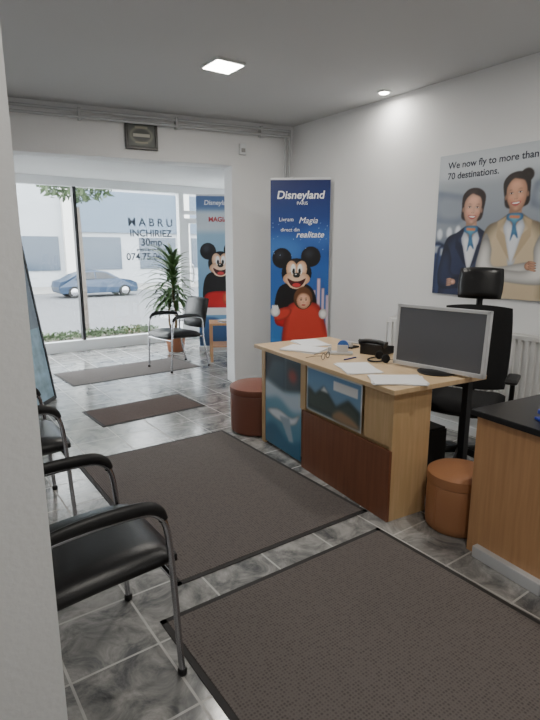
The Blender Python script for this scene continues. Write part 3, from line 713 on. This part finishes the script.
for i,(z,o) in enumerate([(2.735,.06),(2.68,.06)]):
    a=on_back(.06,z,o);b=on_back(2.2,z,o);c=on_back(4.1,z,o)
    tube('pipe_run_%d'%i,[a,b,c],.014,PIPE,pp,smoothpath=False)
for i,o in enumerate((.05,.09)):
    a=on_back(.07+i*.05,2.74-.055*i,.06)
    tube('pipe_drop_%d'%i,[a,(a[0],a[1],.02)],.013,PIPE,pp,smoothpath=False)
for r in (.4,1.3,2.2,3.1):
    q=on_back(r,2.66,.0); box('clip',(-.012,-.08,0),(.012,0,.1),PIPE,pp,loc=q,rot=(0,0,ab))

# ---------------------------------------------------------------- desk-top things
def dk(x,y,z=.78): 
    p=DO+DX*x+DY*y; return (p.x,p.y,z)
def papers(x,y,rot,n=3,w=.21,l=.297,z=.78):
    e=empty('paper_stack',dk(x,y,z),DR+rot)
    for i in range(n): box('sheet_%d'%i,(-w/2,-l/2,i*.0025),(w/2,l/2,i*.0025+.0022),PAPER,e,rot=(0,0,random.uniform(-.25,.25)))
papers(.17,1.14,.5,5);papers(.36,1.34,-.3,3);papers(.12,.11,.9,4);papers(.12,.46,-.2,3)
ph=empty('desk_phone',dk(.55,.78),DR+.35)
prism('body',[(-.09,-.02),(.09,-.02),(.09,.03),(-.09,.055)],-.085,.085,BPL,ph,rot=(math.pi/2,0,0),loc=(0,0,.02))
tube('handset',[(-.06,-.1,.075),(-.06,-.05,.09),(-.06,.05,.09),(-.06,.1,.075)],lambda q:.016+.012*abs(2*q-1)**3,BPL,ph)
for i in range(4):
    for j in range(3): box('key',(-.01+i*.02,-.03+j*.024,.05-i*.0028),(.005+i*.02,-.012+j*.024,.057-i*.0028),SILVER,ph)
td=empty('tape_dispenser',dk(.30,.88),DR+.9)
box('base',(-.035,-.09,0),(.035,.09,.02),SILVER,td,bevel=.008)
w=lathe('roll',[(.018,-.012),(.04,-.012),(.04,.012),(.018,.012)],mat('tape_roll',(60,110,190),.3),td);w.rotation_euler=(0,math.pi/2,0);w.location=(0,-.02,.06)
for sx in (-1,1): box('cheek_%d'%sx,(sx*.022-.004,-.055,.01),(sx*.022+.004,.02,.07),SILVER,td,bevel=.004)
box('cutter',(-.02,.06,.02),(.02,.085,.05),SILVER,td,bevel=.004)
gl=empty('eyeglasses',dk(.12,.80),DR+.5)
for sx in (-1,1):
    tube('rim_%d'%sx,[(sx*.035+.026*math.cos(a),.0,.022+.02*math.sin(a)) for a in [k*math.pi/6 for k in range(13)]],.0022,BPL,gl,seg=6,n=3)
    tube('temple_%d'%sx,[(sx*.062,.0,.03),(sx*.064,.06,.022),(sx*.06,.12,.004)],.002,BPL,gl,seg=6)
tube('bridge',[(-.01,0,.028),(0,0,.032),(.01,0,.028)],.002,BPL,gl,seg=6)
hp=empty('hole_punch',dk(.52,1.06),DR+.3)
box('base',(-.05,-.06,0),(.05,.06,.012),BPL,hp,bevel=.004);box('lever',(-.045,-.055,.03),(.05,.055,.045),SILVER,hp,bevel=.006,rot=(0,.18,0));box('pivot',(-.04,-.045,.01),(-.01,.045,.04),SILVER,hp,bevel=.004)
def headset(x,y,r):
    e=empty('headset',dk(x,y,.78),DR+r); e.scale=(.85,.85,.85)
    tube('band',[(-.075+.0,0,.02),(-.07,.06,.012),(-.03,.10,.010),(.03,.10,.010),(.07,.06,.012),(.075,0,.02)],.007,BPL,e,seg=8)
    for sx in (-1,1):
        c=lathe('ear_%d'%sx,[(.01,-.01),(.032,-.01),(.034,0),(.03,.012),(.01,.014)],MESHF,e,seg=20);c.rotation_euler=(0,sx*math.pi/2*.9,0);c.location=(sx*.075,-.005,.034)
    tube('mic_boom',[(-.075,-.01,.03),(-.06,-.06,.02),(-.02,-.09,.012)],.003,BPL,e,seg=6)
headset(.40,.56,1.2)
def pen(x,y,r,c):
    e=empty('pen',dk(x,y,.785),DR+r); tube('barrel',[(-.065,0,0),(.055,0,0)],.0045,mat('pen_%d%d%d'%c,c,.3),e,smoothpath=False,seg=8); tube('tip',[(.055,0,0),(.07,0,0)],lambda q:.004-.003*q,SILVER,e,smoothpath=False,seg=8)
pen(.26,.71,.2,(30,40,120))
def d2p(x,y,z=.745):
    p=Vector((1.007,2.41))+DX*x+DY*y; return (p.x,p.y,z)
sp=empty('stapler',d2p(.16,-.28),DR+1.1)
box('base',(-.02,-.08,0),(.02,.08,.012),mat('stapler_blue',(40,60,170),.35),sp,bevel=.004)
box('arm',(-.016,-.078,.022),(.016,.075,.045),mat('stapler_blue',(40,60,170),.35),sp,bevel=.006,rot=(.08,0,0))
box('hinge',(-.018,-.08,.01),(.018,-.05,.036),SILVER,sp,bevel=.003)
m2=empty('desktop_display',d2p(.46,-.40),DR-1.9)
lathe('base',[(.1,0),(.105,.006),(.03,.016),(0,.018)],BPL,m2);box('neck',(-.025,.01,.01),(.025,.03,.2),BPL,m2,bevel=.004)
box('panel',(-.24,-.02,.1),(.24,.01,.40),BPL,m2,bevel=.008);box('screen',(-.225,-.024,.115),(.225,-.0205,.385),SCREEN,m2)

# ---------------------------------------------------------------- lamps
def led(x,y,sq,power,r=.1):
    e=empty('ceiling_light' ,(x,y,H),RZ)
    em=mat('led_diffuser',(255,250,238),.5,emit=30)
    if sq:
        box('frame',(-.12,-.12,-.018),(.12,.12,0),WHITEF,e,bevel=.004);box('diffuser',(-.105,-.105,-.022),(.105,.105,-.0175),em,e)
    else:
        lathe('ring',[(.055,-.012),(.06,-.01),(.062,0),(.04,0),(.04,-.01)],WHITEF,e);lathe('bulb',[(.0,-.022),(.025,-.02),(.042,-.012),(.04,-.001),(0,-.001)],em,e)
    l=bpy.data.lights.new('lamp','AREA');l.energy=power;l.shape='SQUARE' if sq else 'DISK';l.size=.2 if sq else .08;l.color=(1,.95,.87)
    o=bpy.data.objects.new('lamp',l);COL.objects.link(o);o.parent=e;o.location=(0,0,-.03)
led(-.337,4.09,True,25)
led(.96,4.75,False,5)
led(1.6,2.4,False,19)  # extra spot out of view, added to brighten the interior
led(.6,.5,True,18)  # unseen panel near the camera, put in as fill for the foreground

wd=bpy.data.worlds.new('World');bpy.context.scene.world=wd;wd.use_nodes=True
nt=wd.node_tree;bg=nt.nodes['Background'];bg.inputs[0].default_value=(.97,.985,1,1);bg.inputs[1].default_value=11.5
sn=bpy.data.lights.new('sun','SUN');sn.energy=3;sn.angle=.3;sn.color=(1,.97,.93)
so=bpy.data.objects.new('sun',sn);COL.objects.link(so)
dv=Vector((D.x*.7+S.x*.3,D.y*.7+S.y*.3,-.8)).normalized();so.rotation_euler=dv.to_track_quat('-Z','Y').to_euler()

cam=bpy.data.cameras.new('camera');cam.sensor_fit='VERTICAL';cam.sensor_height=36;cam.lens=26;cam.clip_start=.02
co=bpy.data.objects.new('camera',cam);COL.objects.link(co);co.location=(0,0,1.5);co.rotation_euler=(math.radians(78),0,0)
bpy.context.scene.camera=co
